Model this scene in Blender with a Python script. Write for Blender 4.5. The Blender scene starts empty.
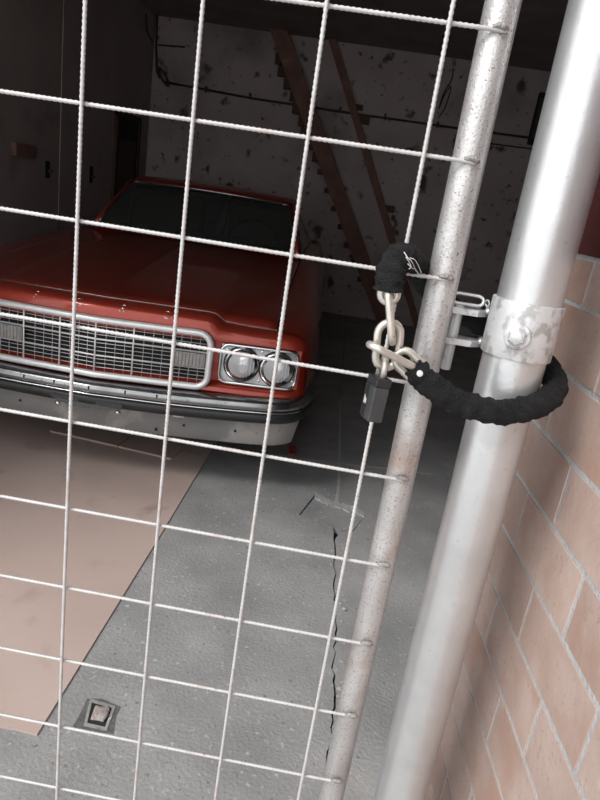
import bpy, bmesh, math, random
from mathutils import Vector, Matrix
random.seed(7)
SC = bpy.context.scene
COL = SC.collection
R_ = math.radians

# ---------------------------------------------------------------- camera
# x: along the gate, y: into the garage, z: up; gate wires lie in y = 0
CAM = Vector((0.386, -0.874, 1.43))
YAW, PITCH, ROLL, FPX = R_(-2.907), R_(18.042), R_(-8.819), 630.0
_f = Vector((math.sin(YAW)*math.cos(PITCH), math.cos(YAW)*math.cos(PITCH), -math.sin(PITCH)))
_r = Vector((math.cos(YAW), -math.sin(YAW), 0)); _d = _f.cross(_r)
RIGHT = math.cos(ROLL)*_r + math.sin(ROLL)*_d
DOWN = -math.sin(ROLL)*_r + math.cos(ROLL)*_d
cam = bpy.data.cameras.new('camera'); cam.sensor_fit = 'HORIZONTAL'; cam.sensor_width = 36
cam.lens = FPX/600*36; cam.clip_start = .02
co = bpy.data.objects.new('camera', cam); COL.objects.link(co); SC.camera = co
co.matrix_world = Matrix(((RIGHT.x, -DOWN.x, -_f.x, CAM.x), (RIGHT.y, -DOWN.y, -_f.y, CAM.y), (RIGHT.z, -DOWN.z, -_f.z, CAM.z), (0, 0, 0, 1)))
def ray(u, v): return RIGHT*((u-300)/FPX) + DOWN*((v-400)/FPX) + _f
def atY(u, v, y): d = ray(u, v); return CAM + d*((y-CAM.y)/d.y)
def atX(u, v, x): d = ray(u, v); return CAM + d*((x-CAM.x)/d.x)
def atZ(u, v, z=0): d = ray(u, v); return CAM + d*((z-CAM.z)/d.z)

# ---------------------------------------------------------------- light
W = bpy.data.worlds.new('overcast_sky'); SC.world = W; W.use_nodes = True
W.node_tree.nodes['Background'].inputs[0].default_value = (.97, .985, 1, 1)
W.node_tree.nodes['Background'].inputs[1].default_value = 1.5
sl = bpy.data.lights.new('hazy_sun', 'SUN'); sl.energy = 2.3; sl.angle = R_(22); sl.color = (1, .985, .97)
so = bpy.data.objects.new('hazy_sun', sl); COL.objects.link(so)
so.rotation_euler = Vector((.60, .62, -.88)).to_track_quat('-Z', 'Y').to_euler(); so.location = (-3, -5, 6)
vs = SC.view_settings; vs.view_transform = 'Standard'; vs.look = 'None'; vs.exposure = .20; vs.gamma = 1; vs.use_curve_mapping = False

# ---------------------------------------------------------------- materials
MATS = {}
def ramp_mat(name, cols, scale=8, detail=6, rough=.6, metal=0, bump=0, bscale=60, coat=0, spots=None, rnd=0, spec=.5):
    """noise ramp over object/generated space; spots=(colour, scale, lo, hi) adds worn patches; rnd varies by object"""
    if name in MATS: return MATS[name]
    m = bpy.data.materials.new(name); m.use_nodes = True; nt = m.node_tree; N = nt.nodes; L = nt.links
    b = N['Principled BSDF']; b.inputs['Roughness'].default_value = rough; b.inputs['Metallic'].default_value = metal
    b.inputs['Coat Weight'].default_value = coat; b.inputs['Specular IOR Level'].default_value = spec
    if coat: b.inputs['Coat Roughness'].default_value = .06
    tc = N.new('ShaderNodeTexCoord'); vec = tc.outputs['Object']
    n = N.new('ShaderNodeTexNoise'); n.inputs['Scale'].default_value = scale; n.inputs['Detail'].default_value = detail
    if rnd:
        oi = N.new('ShaderNodeObjectInfo'); mu = N.new('ShaderNodeVectorMath'); mu.operation = 'ADD'
        sc = N.new('ShaderNodeMath'); sc.operation = 'MULTIPLY'; sc.inputs[1].default_value = 37
        L.new(oi.outputs['Random'], sc.inputs[0]); L.new(vec, mu.inputs[0]); L.new(sc.outputs[0], mu.inputs[1]); vec = mu.outputs[0]
    L.new(vec, n.inputs['Vector'])
    r = N.new('ShaderNodeValToRGB'); L.new(n.outputs[0], r.inputs[0]); e = r.color_ramp.elements
    k = len(cols)
    for i, c in enumerate(cols):
        p = .3 + .4*i/max(1, k-1)
        el = e[0] if i == 0 else (e[1] if i == k-1 and k > 1 else e.new(p))
        el.position = p; el.color = (*c, 1)
    if k == 1: e[1].color = (*cols[0], 1)
    out = r.outputs[0]
    if spots:
        for (sc_, ss, lo, hi) in (spots if isinstance(spots, list) else [spots]):
            n2 = N.new('ShaderNodeTexNoise'); n2.inputs['Scale'].default_value = ss; n2.inputs['Detail'].default_value = 5
            L.new(vec, n2.inputs['Vector']); mr = N.new('ShaderNodeMapRange'); mr.inputs[1].default_value = lo; mr.inputs[2].default_value = hi
            L.new(n2.outputs[0], mr.inputs[0]); mx = N.new('ShaderNodeMix'); mx.data_type = 'RGBA'
            L.new(mr.outputs[0], mx.inputs[0]); L.new(out, mx.inputs[6]); mx.inputs[7].default_value = (*sc_, 1); out = mx.outputs[2]
    if rnd:
        hs = N.new('ShaderNodeHueSaturation'); mr = N.new('ShaderNodeMapRange')
        mr.inputs[3].default_value = 1-rnd; mr.inputs[4].default_value = 1+rnd*.6
        L.new(oi.outputs['Random'], mr.inputs[0]); L.new(mr.outputs[0], hs.inputs['Value']); L.new(out, hs.inputs['Color']); out = hs.outputs[0]
    L.new(out, b.inputs['Base Color'])
    if bump:
        n3 = N.new('ShaderNodeTexNoise'); n3.inputs['Scale'].default_value = bscale; n3.inputs['Detail'].default_value = 4; L.new(tc.outputs['Object'], n3.inputs['Vector'])
        bp = N.new('ShaderNodeBump'); bp.inputs['Strength'].default_value = bump; bp.inputs['Distance'].default_value = .01
        L.new(n3.outputs[0], bp.inputs['Height']); L.new(bp.outputs[0], b.inputs['Normal'])
    MATS[name] = m; return m
def glass_mat(name, col, rough=.0, trans=.9):
    m = bpy.data.materials.new(name); m.use_nodes = True; b = m.node_tree.nodes['Principled BSDF']
    n = m.node_tree.nodes.new('ShaderNodeTexNoise'); n.inputs['Scale'].default_value = 3
    mr = m.node_tree.nodes.new('ShaderNodeMapRange'); mr.inputs[3].default_value = rough; mr.inputs[4].default_value = rough+.06
    m.node_tree.links.new(n.outputs[0], mr.inputs[0]); m.node_tree.links.new(mr.outputs[0], b.inputs['Roughness'])
    b.inputs['Base Color'].default_value = (*col, 1); b.inputs['Transmission Weight'].default_value = trans; b.inputs['IOR'].default_value = 1.45
    MATS[name] = m; return m
M_CONC = ramp_mat('worn_grey_concrete', [(.25, .25, .25), (.32, .32, .315), (.39, .385, .38)], 3.5, 9, .85, bump=.35, bscale=90,
                  spots=[((.50, .50, .49), 45, .62, .72), ((.17, .17, .17), 60, .62, .72), ((.22, .22, .22), 1.3, .52, .75)])
M_PATCH = ramp_mat('pale_broken_concrete', [(.36, .355, .35), (.50, .49, .48)], 14, 8, .9, bump=.6, bscale=60)
M_DARKC = ramp_mat('dark_concrete', [(.10, .10, .10), (.16, .16, .155)], 20, 6, .9, bump=.5, bscale=80)  # darker concrete tone for the patch round the drain
M_DIRT = ramp_mat('black_joint_dirt', [(.012, .012, .012), (.03, .03, .028)], 20, 4, .95)
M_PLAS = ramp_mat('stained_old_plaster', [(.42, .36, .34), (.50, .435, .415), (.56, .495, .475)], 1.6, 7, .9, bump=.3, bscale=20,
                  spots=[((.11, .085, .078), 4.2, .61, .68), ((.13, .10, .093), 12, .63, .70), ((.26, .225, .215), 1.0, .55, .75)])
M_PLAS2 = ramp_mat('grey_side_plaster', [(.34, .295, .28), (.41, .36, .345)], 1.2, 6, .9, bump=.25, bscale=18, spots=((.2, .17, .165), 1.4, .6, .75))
M_CEIL = ramp_mat('dark_brown_ceiling', [(.20, .175, .165), (.30, .265, .25)], 3, 6, .9, bump=.3, bscale=15)  # dark brown tone over the whole ceiling
M_REND = ramp_mat('outside_render', [(.42, .40, .38), (.5, .48, .46)], 4, 6, .9, bump=.2)
M_MORT = ramp_mat('grey_mortar', [(.36, .36, .36), (.45, .45, .45)], 30, 6, .95, bump=.4, bscale=120)
M_TILE = ramp_mat('pinkish_clinker', [(.37, .255, .21), (.44, .325, .28), (.48, .37, .325)], 7, 8, .55, bump=.12, bscale=70, rnd=.09,
                  spots=[((.37, .23, .175), 6, .52, .72), ((.34, .23, .19), 110, .60, .75)])
M_WALLRED = ramp_mat('dark_red_wall_paint', [(.06, .014, .013), (.085, .02, .018)], 6, 6, .6, bump=.1)
M_TILER = ramp_mat('red_clinker', [(.31, .20, .165), (.40, .285, .24)], 9, 7, .55, bump=.12, bscale=70, rnd=.12)
M_GALV = ramp_mat('galvanised_paint', [(.58, .585, .59), (.65, .655, .66), (.69, .695, .70)], 14, 8, .33, metal=.7, bump=.05, bscale=160,
                  spots=[((.5, .5, .5), 110, .66, .74), ((.62, .62, .62), 18, .56, .72)])
M_GALVW = ramp_mat('worn_galvanised_collar', [(.58, .58, .585), (.68, .68, .685)], 20, 8, .42, metal=.35, bump=.1, bscale=140,
                   spots=[((.40, .395, .385), 55, .50, .62)])
M_PIPE = ramp_mat('rusting_grey_pipe', [(.46, .45, .445), (.56, .555, .55), (.62, .615, .61)], 12, 8, .38, metal=.55, bump=.15, bscale=220,
                  spots=[((.40, .29, .24), 9, .52, .74), ((.27, .2, .175), 330, .58, .68)])
M_WIRE = ramp_mat('white_grey_wire', [(.48, .465, .455), (.60, .59, .585)], 40, 6, .5, metal=.1, spots=[((.42, .27, .22), 9, .60, .72), ((.25, .2, .18), 200, .66, .72)])
M_WELD = ramp_mat('grey_weld', [(.26, .24, .23), (.42, .40, .39)], 120, 4, .6, metal=.4, bump=.5, bscale=300)
M_STEEL = ramp_mat('yellowed_chain_steel', [(.58, .55, .49), (.70, .67, .62)], 60, 5, .33, metal=.65, spots=((.36, .33, .28), 90, .62, .72))
M_SLEEVE = ramp_mat('black_woven_sleeve', [(.010, .010, .011), (.022, .022, .024)], 90, 6, .8, bump=.9, bscale=420, spec=.25)
M_BLACKP = ramp_mat('black_plastic', [(.014, .014, .015), (.022, .022, .024)], 40, 4, .4)
M_GREYP = ramp_mat('charcoal_plastic', [(.035, .036, .038), (.05, .052, .055)], 60, 4, .5)
M_PRINT = ramp_mat('white_print', [(.6, .6, .6), (.75, .75, .75)], 80, 3, .7)
M_CARD = ramp_mat('tan_hardboard', [(.48, .365, .32), (.55, .425, .375), (.59, .47, .42)], 2.2, 8, .75, bump=.06, bscale=40,
                  spots=[((.38, .28, .235), 5, .60, .74), ((.50, .385, .34), 1.1, .5, .7), ((.2, .15, .12), 17, .70, .75)])
M_CARD2 = ramp_mat('brown_board', [(.46, .345, .30), (.52, .40, .35)], 4, 8, .75, bump=.06, bscale=40)
M_RED = ramp_mat('deep_red_paint', [(.33, .036, .018), (.38, .044, .022)], 2, 4, .36, metal=.55, coat=.8, spots=((.25, .03, .016), 2.5, .62, .8))
M_CHROME = ramp_mat('chrome', [(.72, .73, .74), (.80, .81, .82)], 12, 4, .16, metal=1, spots=((.5, .5, .5), 45, .64, .74))
M_CHROMED = ramp_mat('darkened_chrome', [(.26, .265, .27), (.40, .405, .41)], 9, 6, .25, metal=1, spots=((.22, .21, .2), 40, .62, .72))  # base darkened, putting reflections of dark floor and hood into the colour
M_ALU = ramp_mat('satin_headlamp_alloy', [(.62, .63, .64), (.74, .75, .76)], 25, 5, .35, metal=.5)
M_RUBBER = ramp_mat('black_rubber', [(.014, .014, .014), (.024, .024, .024)], 30, 4, .45)
M_VAL = ramp_mat('grey_primer_panel', [(.18, .18, .18), (.25, .245, .24)], 5, 7, .55, metal=.15, bump=.1, bscale=60, spots=[((.36, .34, .325), 2.6, .52, .58), ((.22, .22, .22), 40, .66, .72)])
M_BLACK = ramp_mat('matt_black', [(.008, .008, .008), (.014, .014, .014)], 20, 3, .8)
M_LENS = glass_mat('headlamp_glass', (.97, .98, 1), .02, .6)
M_SIG = ramp_mat('frosted_signal_lens', [(.24, .23, .22), (.34, .33, .32)], 40, 4, .25)
M_REFL = ramp_mat('lamp_reflector', [(.82, .82, .83), (.9, .9, .9)], 30, 3, .35, metal=.5)
M_BARS = ramp_mat('bright_grille_alloy', [(.78, .785, .79), (.86, .865, .87)], 30, 4, .3, metal=.35)
M_WSG = glass_mat('windscreen_glass', (.22, .25, .24), .0, .85)
M_SEAT = ramp_mat('dark_vinyl', [(.02, .018, .018), (.035, .03, .03)], 20, 4, .5)
M_WOOD = ramp_mat('red_brown_timber', [(.18, .09, .066), (.235, .12, .09), (.28, .15, .115)], 5, 8, .75, bump=.25, bscale=30)
M_WOODD = ramp_mat('dark_timber', [(.07, .038, .03), (.11, .06, .045)], 6, 6, .8, bump=.2)
M_CABLE = ramp_mat('dark_conduit', [(.035, .03, .03), (.06, .055, .05)], 20, 4, .7)
M_CORD = ramp_mat('pale_string', [(.40, .36, .28), (.48, .43, .34)], 60, 3, .8)
M_CHOCK = ramp_mat('red_chock_paint', [(.17, .02, .016), (.22, .03, .02)], 20, 4, .6)
M_TYRE = ramp_mat('tyre_rubber', [(.018, .018, .018), (.03, .03, .03)], 30, 4, .8)
M_STONE = ramp_mat('pinkish_grey_stone', [(.30, .25, .235), (.46, .40, .385)], 40, 7, .9, bump=.8, bscale=90)
M_ASPH = ramp_mat('outside_paving', [(.36, .36, .355), (.45, .445, .44)], 6, 8, .9, bump=.3)

# ---------------------------------------------------------------- helpers
def link(name, me, mat, parent=None, smooth=False):
    if mat and not me.materials: me.materials.append(mat)
    if smooth: me.polygons.foreach_set('use_smooth', [True]*len(me.polygons))
    o = bpy.data.objects.new(name, me); COL.objects.link(o); o.parent = parent; return o
def raw(name, V, F, mat, parent=None, smooth=False, fix=True):
    me = bpy.data.meshes.new(name)
    me.from_pydata([tuple(v) for v in V], [], F)
    if fix:
        bm = bmesh.new(); bm.from_mesh(me); bmesh.ops.remove_doubles(bm, verts=bm.verts, dist=1e-6)
        bmesh.ops.recalc_face_normals(bm, faces=bm.faces); bm.to_mesh(me); bm.free()
    me.update(); return link(name, me, mat, parent, smooth)
def empty(name, loc=(0, 0, 0), rz=0):
    o = bpy.data.objects.new(name, None); COL.objects.link(o); o.location = loc; o.rotation_euler = (0, 0, rz); o.empty_display_size = .1; return o
def tag(o, label=None, cat=None, group=None, kind=None):
    if label: o['label'] = label
    if cat: o['category'] = cat
    if group: o['group'] = group
    if kind: o['kind'] = kind
    return o
def boxVF(x0, x1, y0, y1, z0, z1):
    V = [(x, y, z) for z in (z0, z1) for y in (y0, y1) for x in (x0, x1)]
    return V, [(0, 2, 3, 1), (4, 5, 7, 6), (0, 1, 5, 4), (2, 6, 7, 3), (0, 4, 6, 2), (1, 3, 7, 5)]
def box(name, x0, x1, y0, y1, z0, z1, mat, parent=None, bev=0, seg=2):
    V, F = boxVF(x0, x1, y0, y1, z0, z1)
    me = bpy.data.meshes.new(name); me.from_pydata(V, [], F)
    if bev:
        bm = bmesh.new(); bm.from_mesh(me); bmesh.ops.bevel(bm, geom=bm.edges[:], offset=bev, segments=seg, affect='EDGES', profile=.5); bm.to_mesh(me); bm.free()
    return link(name, me, mat, parent, False)
def frames(P, closed=False, up0=None):
    n = len(P); T = []
    for i in range(n):
        a = P[(i-1) % n] if (closed or i > 0) else P[0]; b = P[(i+1) % n] if (closed or i < n-1) else P[-1]
        T.append((b-a).normalized())
    u = up0 or Vector((0, 0, 1))
    if abs(T[0].dot(u)) > .95: u = Vector((0, 1, 0))
    out = []
    for t in T:
        u = (u-t*u.dot(t)).normalized(); out.append((u, t.cross(u).normalized()))
    return out
def tubeVF(P, r, seg=10, closed=False, caps=True, flat=1.0, up0=None):
    P = [Vector(p) for p in P]; fr = frames(P, closed, up0); V = []; F = []; n = len(P)
    for i, p in enumerate(P):
        ri = r[i] if isinstance(r, (list, tuple)) else r
        u, w = fr[i]
        for k in range(seg):
            a = 2*math.pi*k/seg; V.append(p + u*(ri*math.cos(a)) + w*(ri*flat*math.sin(a)))
    for i in range(n if closed else n-1):
        j = (i+1) % n
        for k in range(seg): F.append((i*seg+k, i*seg+(k+1) % seg, j*seg+(k+1) % seg, j*seg+k))
    if caps and not closed:
        F.append(tuple(range(seg-1, -1, -1))); F.append(tuple((n-1)*seg+k for k in range(seg)))
    return V, F
def tube(name, P, r, mat, parent=None, seg=10, closed=False, smooth=True, flat=1.0, up0=None):
    V, F = tubeVF(P, r, seg, closed, True, flat, up0); return raw(name, V, F, mat, parent, smooth)
def rod(name, a, b, r, mat, parent=None, seg=16, bev=0):
    a, b = Vector(a), Vector(b); d = (b-a).normalized()
    if bev: P = [a, a+d*bev*.3, a+d*bev, b-d*bev, b-d*bev*.3, b]; rr = [r-bev, r-bev*.3, r, r, r-bev*.3, r-bev]
    else: P = [a, b]; rr = [r, r]
    o = tube(name, P, rr, mat, parent, seg); sharp(o); return o
def sharp(o, ang=40):
    me = o.data; bm = bmesh.new(); bm.from_mesh(me)
    for e in bm.edges:
        if len(e.link_faces) == 2 and e.calc_face_angle(0) > R_(ang): e.smooth = False
    for f in bm.faces: f.smooth = True
    bm.to_mesh(me); bm.free()
def gridVF(rows):
    n, m = len(rows), len(rows[0]); V = [p for r in rows for p in r]
    return V, [(i*m+j, i*m+j+1, (i+1)*m+j+1, (i+1)*m+j) for i in range(n-1) for j in range(m-1)]
def sheet(name, rows, mat, parent=None, smooth=True, thick=0, ang=35):
    V, F = gridVF(rows); o = raw(name, V, F, mat, parent, smooth, fix=True)
    if smooth: sharp(o, ang)
    if thick:
        md = o.modifiers.new('solid', 'SOLIDIFY'); md.thickness = thick; md.offset = -1
    return o
def prism(name, pts, z0, z1, mat, parent=None):
    n = len(pts); V = [(x, y, z0) for x, y in pts] + [(x, y, z1) for x, y in pts]
    F = [tuple(range(n-1, -1, -1)), tuple(range(n, 2*n))] + [(i, (i+1) % n, n+(i+1) % n, n+i) for i in range(n)]
    return raw(name, V, F, mat, parent)
def catmull(P, k=6):
    P = [Vector(p) for p in P]; out = []
    for i in range(len(P)-1):
        a = P[max(0, i-1)]; b = P[i]; c = P[i+1]; d = P[min(len(P)-1, i+2)]
        for s in range(k):
            t = s/k; out.append(.5*((2*b)+(c-a)*t+(2*a-5*b+4*c-d)*t*t+(3*b-a-3*c+d)*t**3))
    out.append(P[-1]); return out
def interp(tab, x):
    if x <= tab[0][0]: return tab[0][1]
    for (a, fa), (b, fb) in zip(tab, tab[1:]):
        if x <= b: return fa+(fb-fa)*(x-a)/(b-a)
    return tab[-1][1]
def lerp(a, b, t): return a+(b-a)*t

# ================================================================ THE GARAGE
XL, XR, YB, ZC = -2.42, 2.45, 7.40, 3.15
WX = .775                                            # face of the tiled entrance wall
# ---- floor: slabs with real joints and a crack
fl = box('floor', XL-.1, XR+.1, -6, YB+.1, -.12, -.03, M_DIRT); tag(fl, 'worn grey concrete garage floor with a crack', kind='structure')
def P2(u, v): p = atZ(u, v); return (p.x, p.y)
crack = [P2(334, 527), P2(335.5, 560), P2(334, 595), P2(336, 620), P2(335, 642), P2(333.5, 668), P2(334, 700), P2(331, 735), (.54, .40), (.555, .2), (.54, 0)]
ra = random.Random(3)
fine = []
for a, b in zip(crack, crack[1:]):
    for s in range(5):
        t = s/5; fine.append((lerp(a[0], b[0], t)+ra.uniform(-.006, .006), lerp(a[1], b[1], t)))
fine.append(crack[-1])
hj = [(XL, 2.34), P2(290, 457), P2(340, 463), P2(392, 469), P2(430, 474), (XR, 2.62)]
p1, p2, p3, p4, p5, p6 = P2(315, 495), P2(336, 505), P2(365, 515), P2(300, 514), P2(334, 527), P2(353, 530)
jx, jy = P2(339.5, 465)
g = .003
# near left slab
left = [(XL, 0), (fine[-1][0]-g, 0)] + [(x-(.0012+.0025*abs(math.sin(y*7))), y) for x, y in reversed(fine)] + [(lerp(p4[0], p5[0], .5), lerp(p4[1], p5[1], .5)-.016), (p4[0]-.004, p4[1]-.008), (p1[0]-.002, p1[1]+.002), (p2[0]-.003, p2[1]+.003), (jx-g, jy-g), (hj[1][0], hj[1][1]-g), (XL, hj[0][1]-g)]
right = [(fine[-1][0]+g, 0), (XR, 0), (XR, hj[5][1]-g), (hj[4][0], hj[4][1]-g), (hj[3][0], hj[3][1]-g), (jx+g, jy-g), (p2[0]+.003, p2[1]+.003), (p3[0]+.003, p3[1]+.002), (p6[0]+.002, p6[1]-.012), (p5[0]+.03, p5[1]-.03)] + [(x+(.0012+.0025*abs(math.sin(y*11))), y) for x, y in fine[2:]]
prism('slab', left, -.03, 0, M_CONC, fl); prism('slab', right, -.03, 0, M_CONC, fl)
prism('broken_patch', [(p4[0]+.004, p4[1]+.002), (p5[0], p5[1]+.008), (p5[0]+.03, p5[1]-.015), (p6[0], p6[1]+.004), (p3[0], p3[1]-.002), (p2[0], p2[1]+.002), (p1[0]+.004, p1[1]-.002)], -.03, -.004, M_CONC, fl)
def ragged(name, pts, w0, w1, h, mat):
    P = catmull([(x, y, 0) for x, y in pts], 6); q = random.Random(9); A, B = [], []
    for p in P:
        A.append((p.x+q.uniform(-.004, .004), p.y-q.uniform(w0, w1))); B.append((p.x+q.uniform(-.004, .004), p.y+q.uniform(w0, w1)))
    V = [(x, y, h*q.uniform(.4, 1)) for x, y in A]+[(x, y, h*q.uniform(.4, 1)) for x, y in B]+[(x, y, -.01) for x, y in A]+[(x, y, -.01) for x, y in B]; k = len(P); F = []
    for i in range(k-1): F += [(i, i+1, k+i+1, k+i), (2*k+i, 2*k+i+1, i+1, i), (k+i, k+i+1, 3*k+i+1, 3*k+i)]
    return raw(name, V, F, mat, fl)
ragged('pale_broken_edge', [p1, (lerp(p1[0], p2[0], .5), lerp(p1[1], p2[1], .5)-.012), p2, (lerp(p2[0], p3[0], .5), lerp(p2[1], p3[1], .5)+.014), p3], .018, .040, .004, M_PATCH)
sx = P2(340, 400)
prism('slab', [(XL, hj[0][1]), (hj[1][0], hj[1][1]), (jx-g, jy), (sx[0]-g, sx[1]), (.40, YB), (XL, YB)], -.03, 0, M_CONC, fl)
prism('slab', [(jx+g, jy), (hj[3][0], hj[3][1]), (hj[4][0], hj[4][1]), (XR, hj[5][1]), (XR, YB), (.406, YB), (sx[0]+g, sx[1])], -.03, 0, M_CONC, fl)
for P in ([(p2[0], p2[1]), (lerp(p2[0], jx, .5)+.004, lerp(p2[1], jy, .5)), (jx, jy), (sx[0], sx[1])], [hj[1], hj[2], hj[3], hj[4]]):
    if P[0] == hj[1]: ragged('joint_filler', P, .004, .010, .0012, M_PATCH)
    else:
        for a, b in zip(P, P[1:]):
            prism('joint_filler', [(a[0]-.009, a[1]), (a[0]+.008, a[1]), (b[0]+.007, b[1]), (b[0]-.006, b[1])], -.01, .0012, M_PATCH, fl)
prism('slab', [(XL, -6), (XR, -6), (XR, -.004), (XL, -.004)], -.03, 0, M_ASPH, fl)
# ---- shell
tag(box('wall_back', XL-.2, XR+.2, YB, YB+.2, -.1, ZC+.3, M_PLAS), kind='structure')
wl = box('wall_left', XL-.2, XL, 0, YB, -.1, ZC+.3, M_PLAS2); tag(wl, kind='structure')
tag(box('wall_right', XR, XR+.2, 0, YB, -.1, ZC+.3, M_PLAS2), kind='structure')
tag(box('ceiling', XL-.2, XR+.2, .05, YB+.2, ZC, ZC+.25, M_CEIL), kind='structure')
tag(box('trim_1', XL, XR, YB-.03, YB, 0, .11, M_PLAS), kind='structure')
tag(box('wall_front_lintel', XL-.2, 1.2, .10, .40, 2.85, 3.5, M_REND), kind='structure')
tag(box('wall_front_left', XL-.6, XL+.25, -.02, .30, 0, 3.5, M_REND), kind='structure')
# door in the left wall
dn = tag(empty('door_1', (XL, 6.66, 0)), kind='structure')
y0, y1 = 6.28-6.66, 7.04-6.66
box('door_leaf', 0, .02, y0+.03, y1-.03, 0, 1.93, M_BLACK, dn)
for a, b in ((y0, y0+.05), (y1-.05, y1)): box('door_jamb', 0, .035, a, b, 0, 1.97, M_WOODD, dn)
box('door_head', 0, .035, y0, y1, 1.93, 1.98, M_WOODD, dn)
for zz in (.25, 1.05): box('door_panel', .02, .028, y0+.12, y1-.12, zz, zz+.65, M_WOODD, dn, .006)
rod('door_handle', (.02, y0+.1, 1.0), (.06, y0+.1, 1.0), .012, M_CHROMED, dn)
# ---- tiled entrance wall
we = box('wall_entrance', 0, 1.9, -2.3, .38, -.05, 3.4, M_MORT); we.location = (WX, .07, 0); we.rotation_euler = (0, 0, R_(3.0)); tag(we, 'mortar bed of the tiled entrance wall', kind='structure')
CH, TL, ZB, YJ = .113, .264, .755, 0.0
YE, ZT = .378, 1.395
tm = None
def tilemesh(mat):
    V, F = boxVF(-.0016, .004, -TL/2+.0042, TL/2-.0042, -CH/2+.0046, CH/2-.0046)
    me = bpy.data.meshes.new('tile'); me.from_pydata(V, [], F); bm = bmesh.new(); bm.from_mesh(me)
    bmesh.ops.bevel(bm, geom=bm.edges[:], offset=.0007, segments=1, affect='EDGES'); bm.to_mesh(me); bm.free(); me.materials.append(mat); return me
TM, TMR = tilemesh(M_TILE), tilemesh(M_TILER)
rt = random.Random(5)
for k in range(-7, 6):
    za, zb = max(0.002, ZB+CH*k), min(ZT, ZB+CH*(k+1))
    off = 0 if k % 2 == 0 else TL/2
    for j in range(-8, 3):
        ya, yb = max(-1.9, YJ+off+TL*j), min(YE, YJ+off+TL*(j+1))
        if yb-ya < .03 or zb-za < .02: continue
        red = j >= 0 and rt.random() < .35
        o = bpy.data.objects.new('tile', TMR if red else TM); COL.objects.link(o); o.parent = we
        o.location = (rt.uniform(-.0006, .0006), (ya+yb)/2, (za+zb)/2); o.scale = (1, (yb-ya)/TL, (zb-za)/CH)
        o.rotation_euler = (0, rt.uniform(-.003, .003), rt.uniform(-.002, .002))
o = box('painted_panel', -.006, 0, -2.25, .378, ZT+.006, 3.38, M_WALLRED, we)

# ================================================================ GALVANISED POST
PX, PY, PR = .634, .030, .0445
po = empty('gate_post', (PX, PY, 0)); tag(po, 'thick silver galvanised steel post beside the tiled wall', 'post')
rod('post_tube', (0, 0, 0), (0, 0, 2.6), PR, M_GALV, po, 48, .003)
rod('post_cap', (0, 0, 2.595), (0, 0, 2.62), PR+.004, M_GALV, po, 48, .006)
box('base_plate', -.09, .09, -.09, .09, 0, .010, M_GALVW, po, .002)
# collar clamp
zc0, zc1 = atY(520, 362, -.015).z, atY(520, 303, -.015).z
cl = rod('collar', (0, 0, zc0), (0, 0, zc1), PR+.0045, M_GALVW, po, 48, .0015); cl['label'] = 'scuffed clamp collar round the post'
bp = atY(518, 337, PY-PR-.006)
bx, bz = bp.x-PX, bp.z
by = -math.sqrt(max(1e-6, (PR+.0045)**2-bx*bx)); bn = Vector((bx, by, 0)).normalized(); b0 = Vector((bx, by, bz))
rod('bolt_washer', b0-bn*.004, b0+bn*.003, .0175, M_GALVW, cl, 24, .001)
tube('bolt_head', [b0+bn*.002, b0+bn*.009, b0+bn*.0105], [.0125, .0125, .010], M_GALV, cl, seg=6, smooth=False)
rod('bolt_end', b0+bn*.010, b0+bn*.0125, .008, M_GALV, cl, 16, .001)
# hinge lugs behind the gate stile
ly = .067
zu, zl = atY(470, 311, ly).z, atY(470, 342, ly).z
for nm, z in (('hinge_lug', zu), ('hinge_lug', zl)):
    pts = [(-.045, ly-PY-.004), (-.060, ly-PY-.017), (-.118, ly-PY-.017)] + [(-.118-.015*math.sin(a), ly-PY-.017*math.cos(a)) for a in [math.pi*i/8 for i in range(1, 8)]] + [(-.118, ly-PY+.017), (-.06, ly-PY+.017), (-.038, ly-PY+.004)]
    o = prism(nm, pts, z-.0045, z+.0045, M_GALVW, po)
    tube('weld_bead', [Vector((-.047, ly-PY-.012, z+.003)), Vector((-.044, ly-PY-.004, z+.006)), Vector((-.041, ly-PY+.008, z+.004))], [.004, .0055, .004], M_GALV, o, seg=8)
# pin with loop handle and split pin
pt, pb = atY(460, 303, ly), atY(452, 370, ly)
pin = empty('hinge_pin', (pt.x, ly, zl)); tag(pin, 'galvanised drop pin with flat wire loop through the two lugs', 'pin')
rod('pin_shank', (0, 0, pb.z-zl), (0, 0, zu-zl+.007), .0075, M_GALVW, pin, 20, .0012)
lx0, lx1 = atY(453, 299, ly).x-pt.x, atY(482, 304, ly).x-pt.x
zz = zu-zl+.016
def stadium(hl, r, n=10):
    P = []
    for i in range(n+1): a = -math.pi/2+math.pi*i/n; P.append((hl+r*math.cos(a), r*math.sin(a)))
    for i in range(n+1): a = math.pi/2+math.pi*i/n; P.append((-hl+r*math.cos(a), r*math.sin(a)))
    return P
mid = (lx0+lx1)/2; hl = (lx1-lx0)/2-.007
tube('loop_handle', [Vector((mid+a, b*.35, zz+b*.8-.000)) for a, b in stadium(hl, .0085)], .0028, M_GALV, pin, seg=8, closed=True)
sp = atY(488, 300, ly)
spn = empty('split_pin', (sp.x, ly, zu+.0035)); tag(spn, 'tiny bent wire split pin on the upper lug by the post', 'pin')
tube('pin_wire', catmull([(.004, 0, 0), (.001, 0, .006), (-.003, .002, .012), (0, 0, .016), (.003, -.002, .011), (.001, 0, .006), (.009, .003, .004)], 4), .0014, M_GALVW, spn, seg=6)

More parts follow.
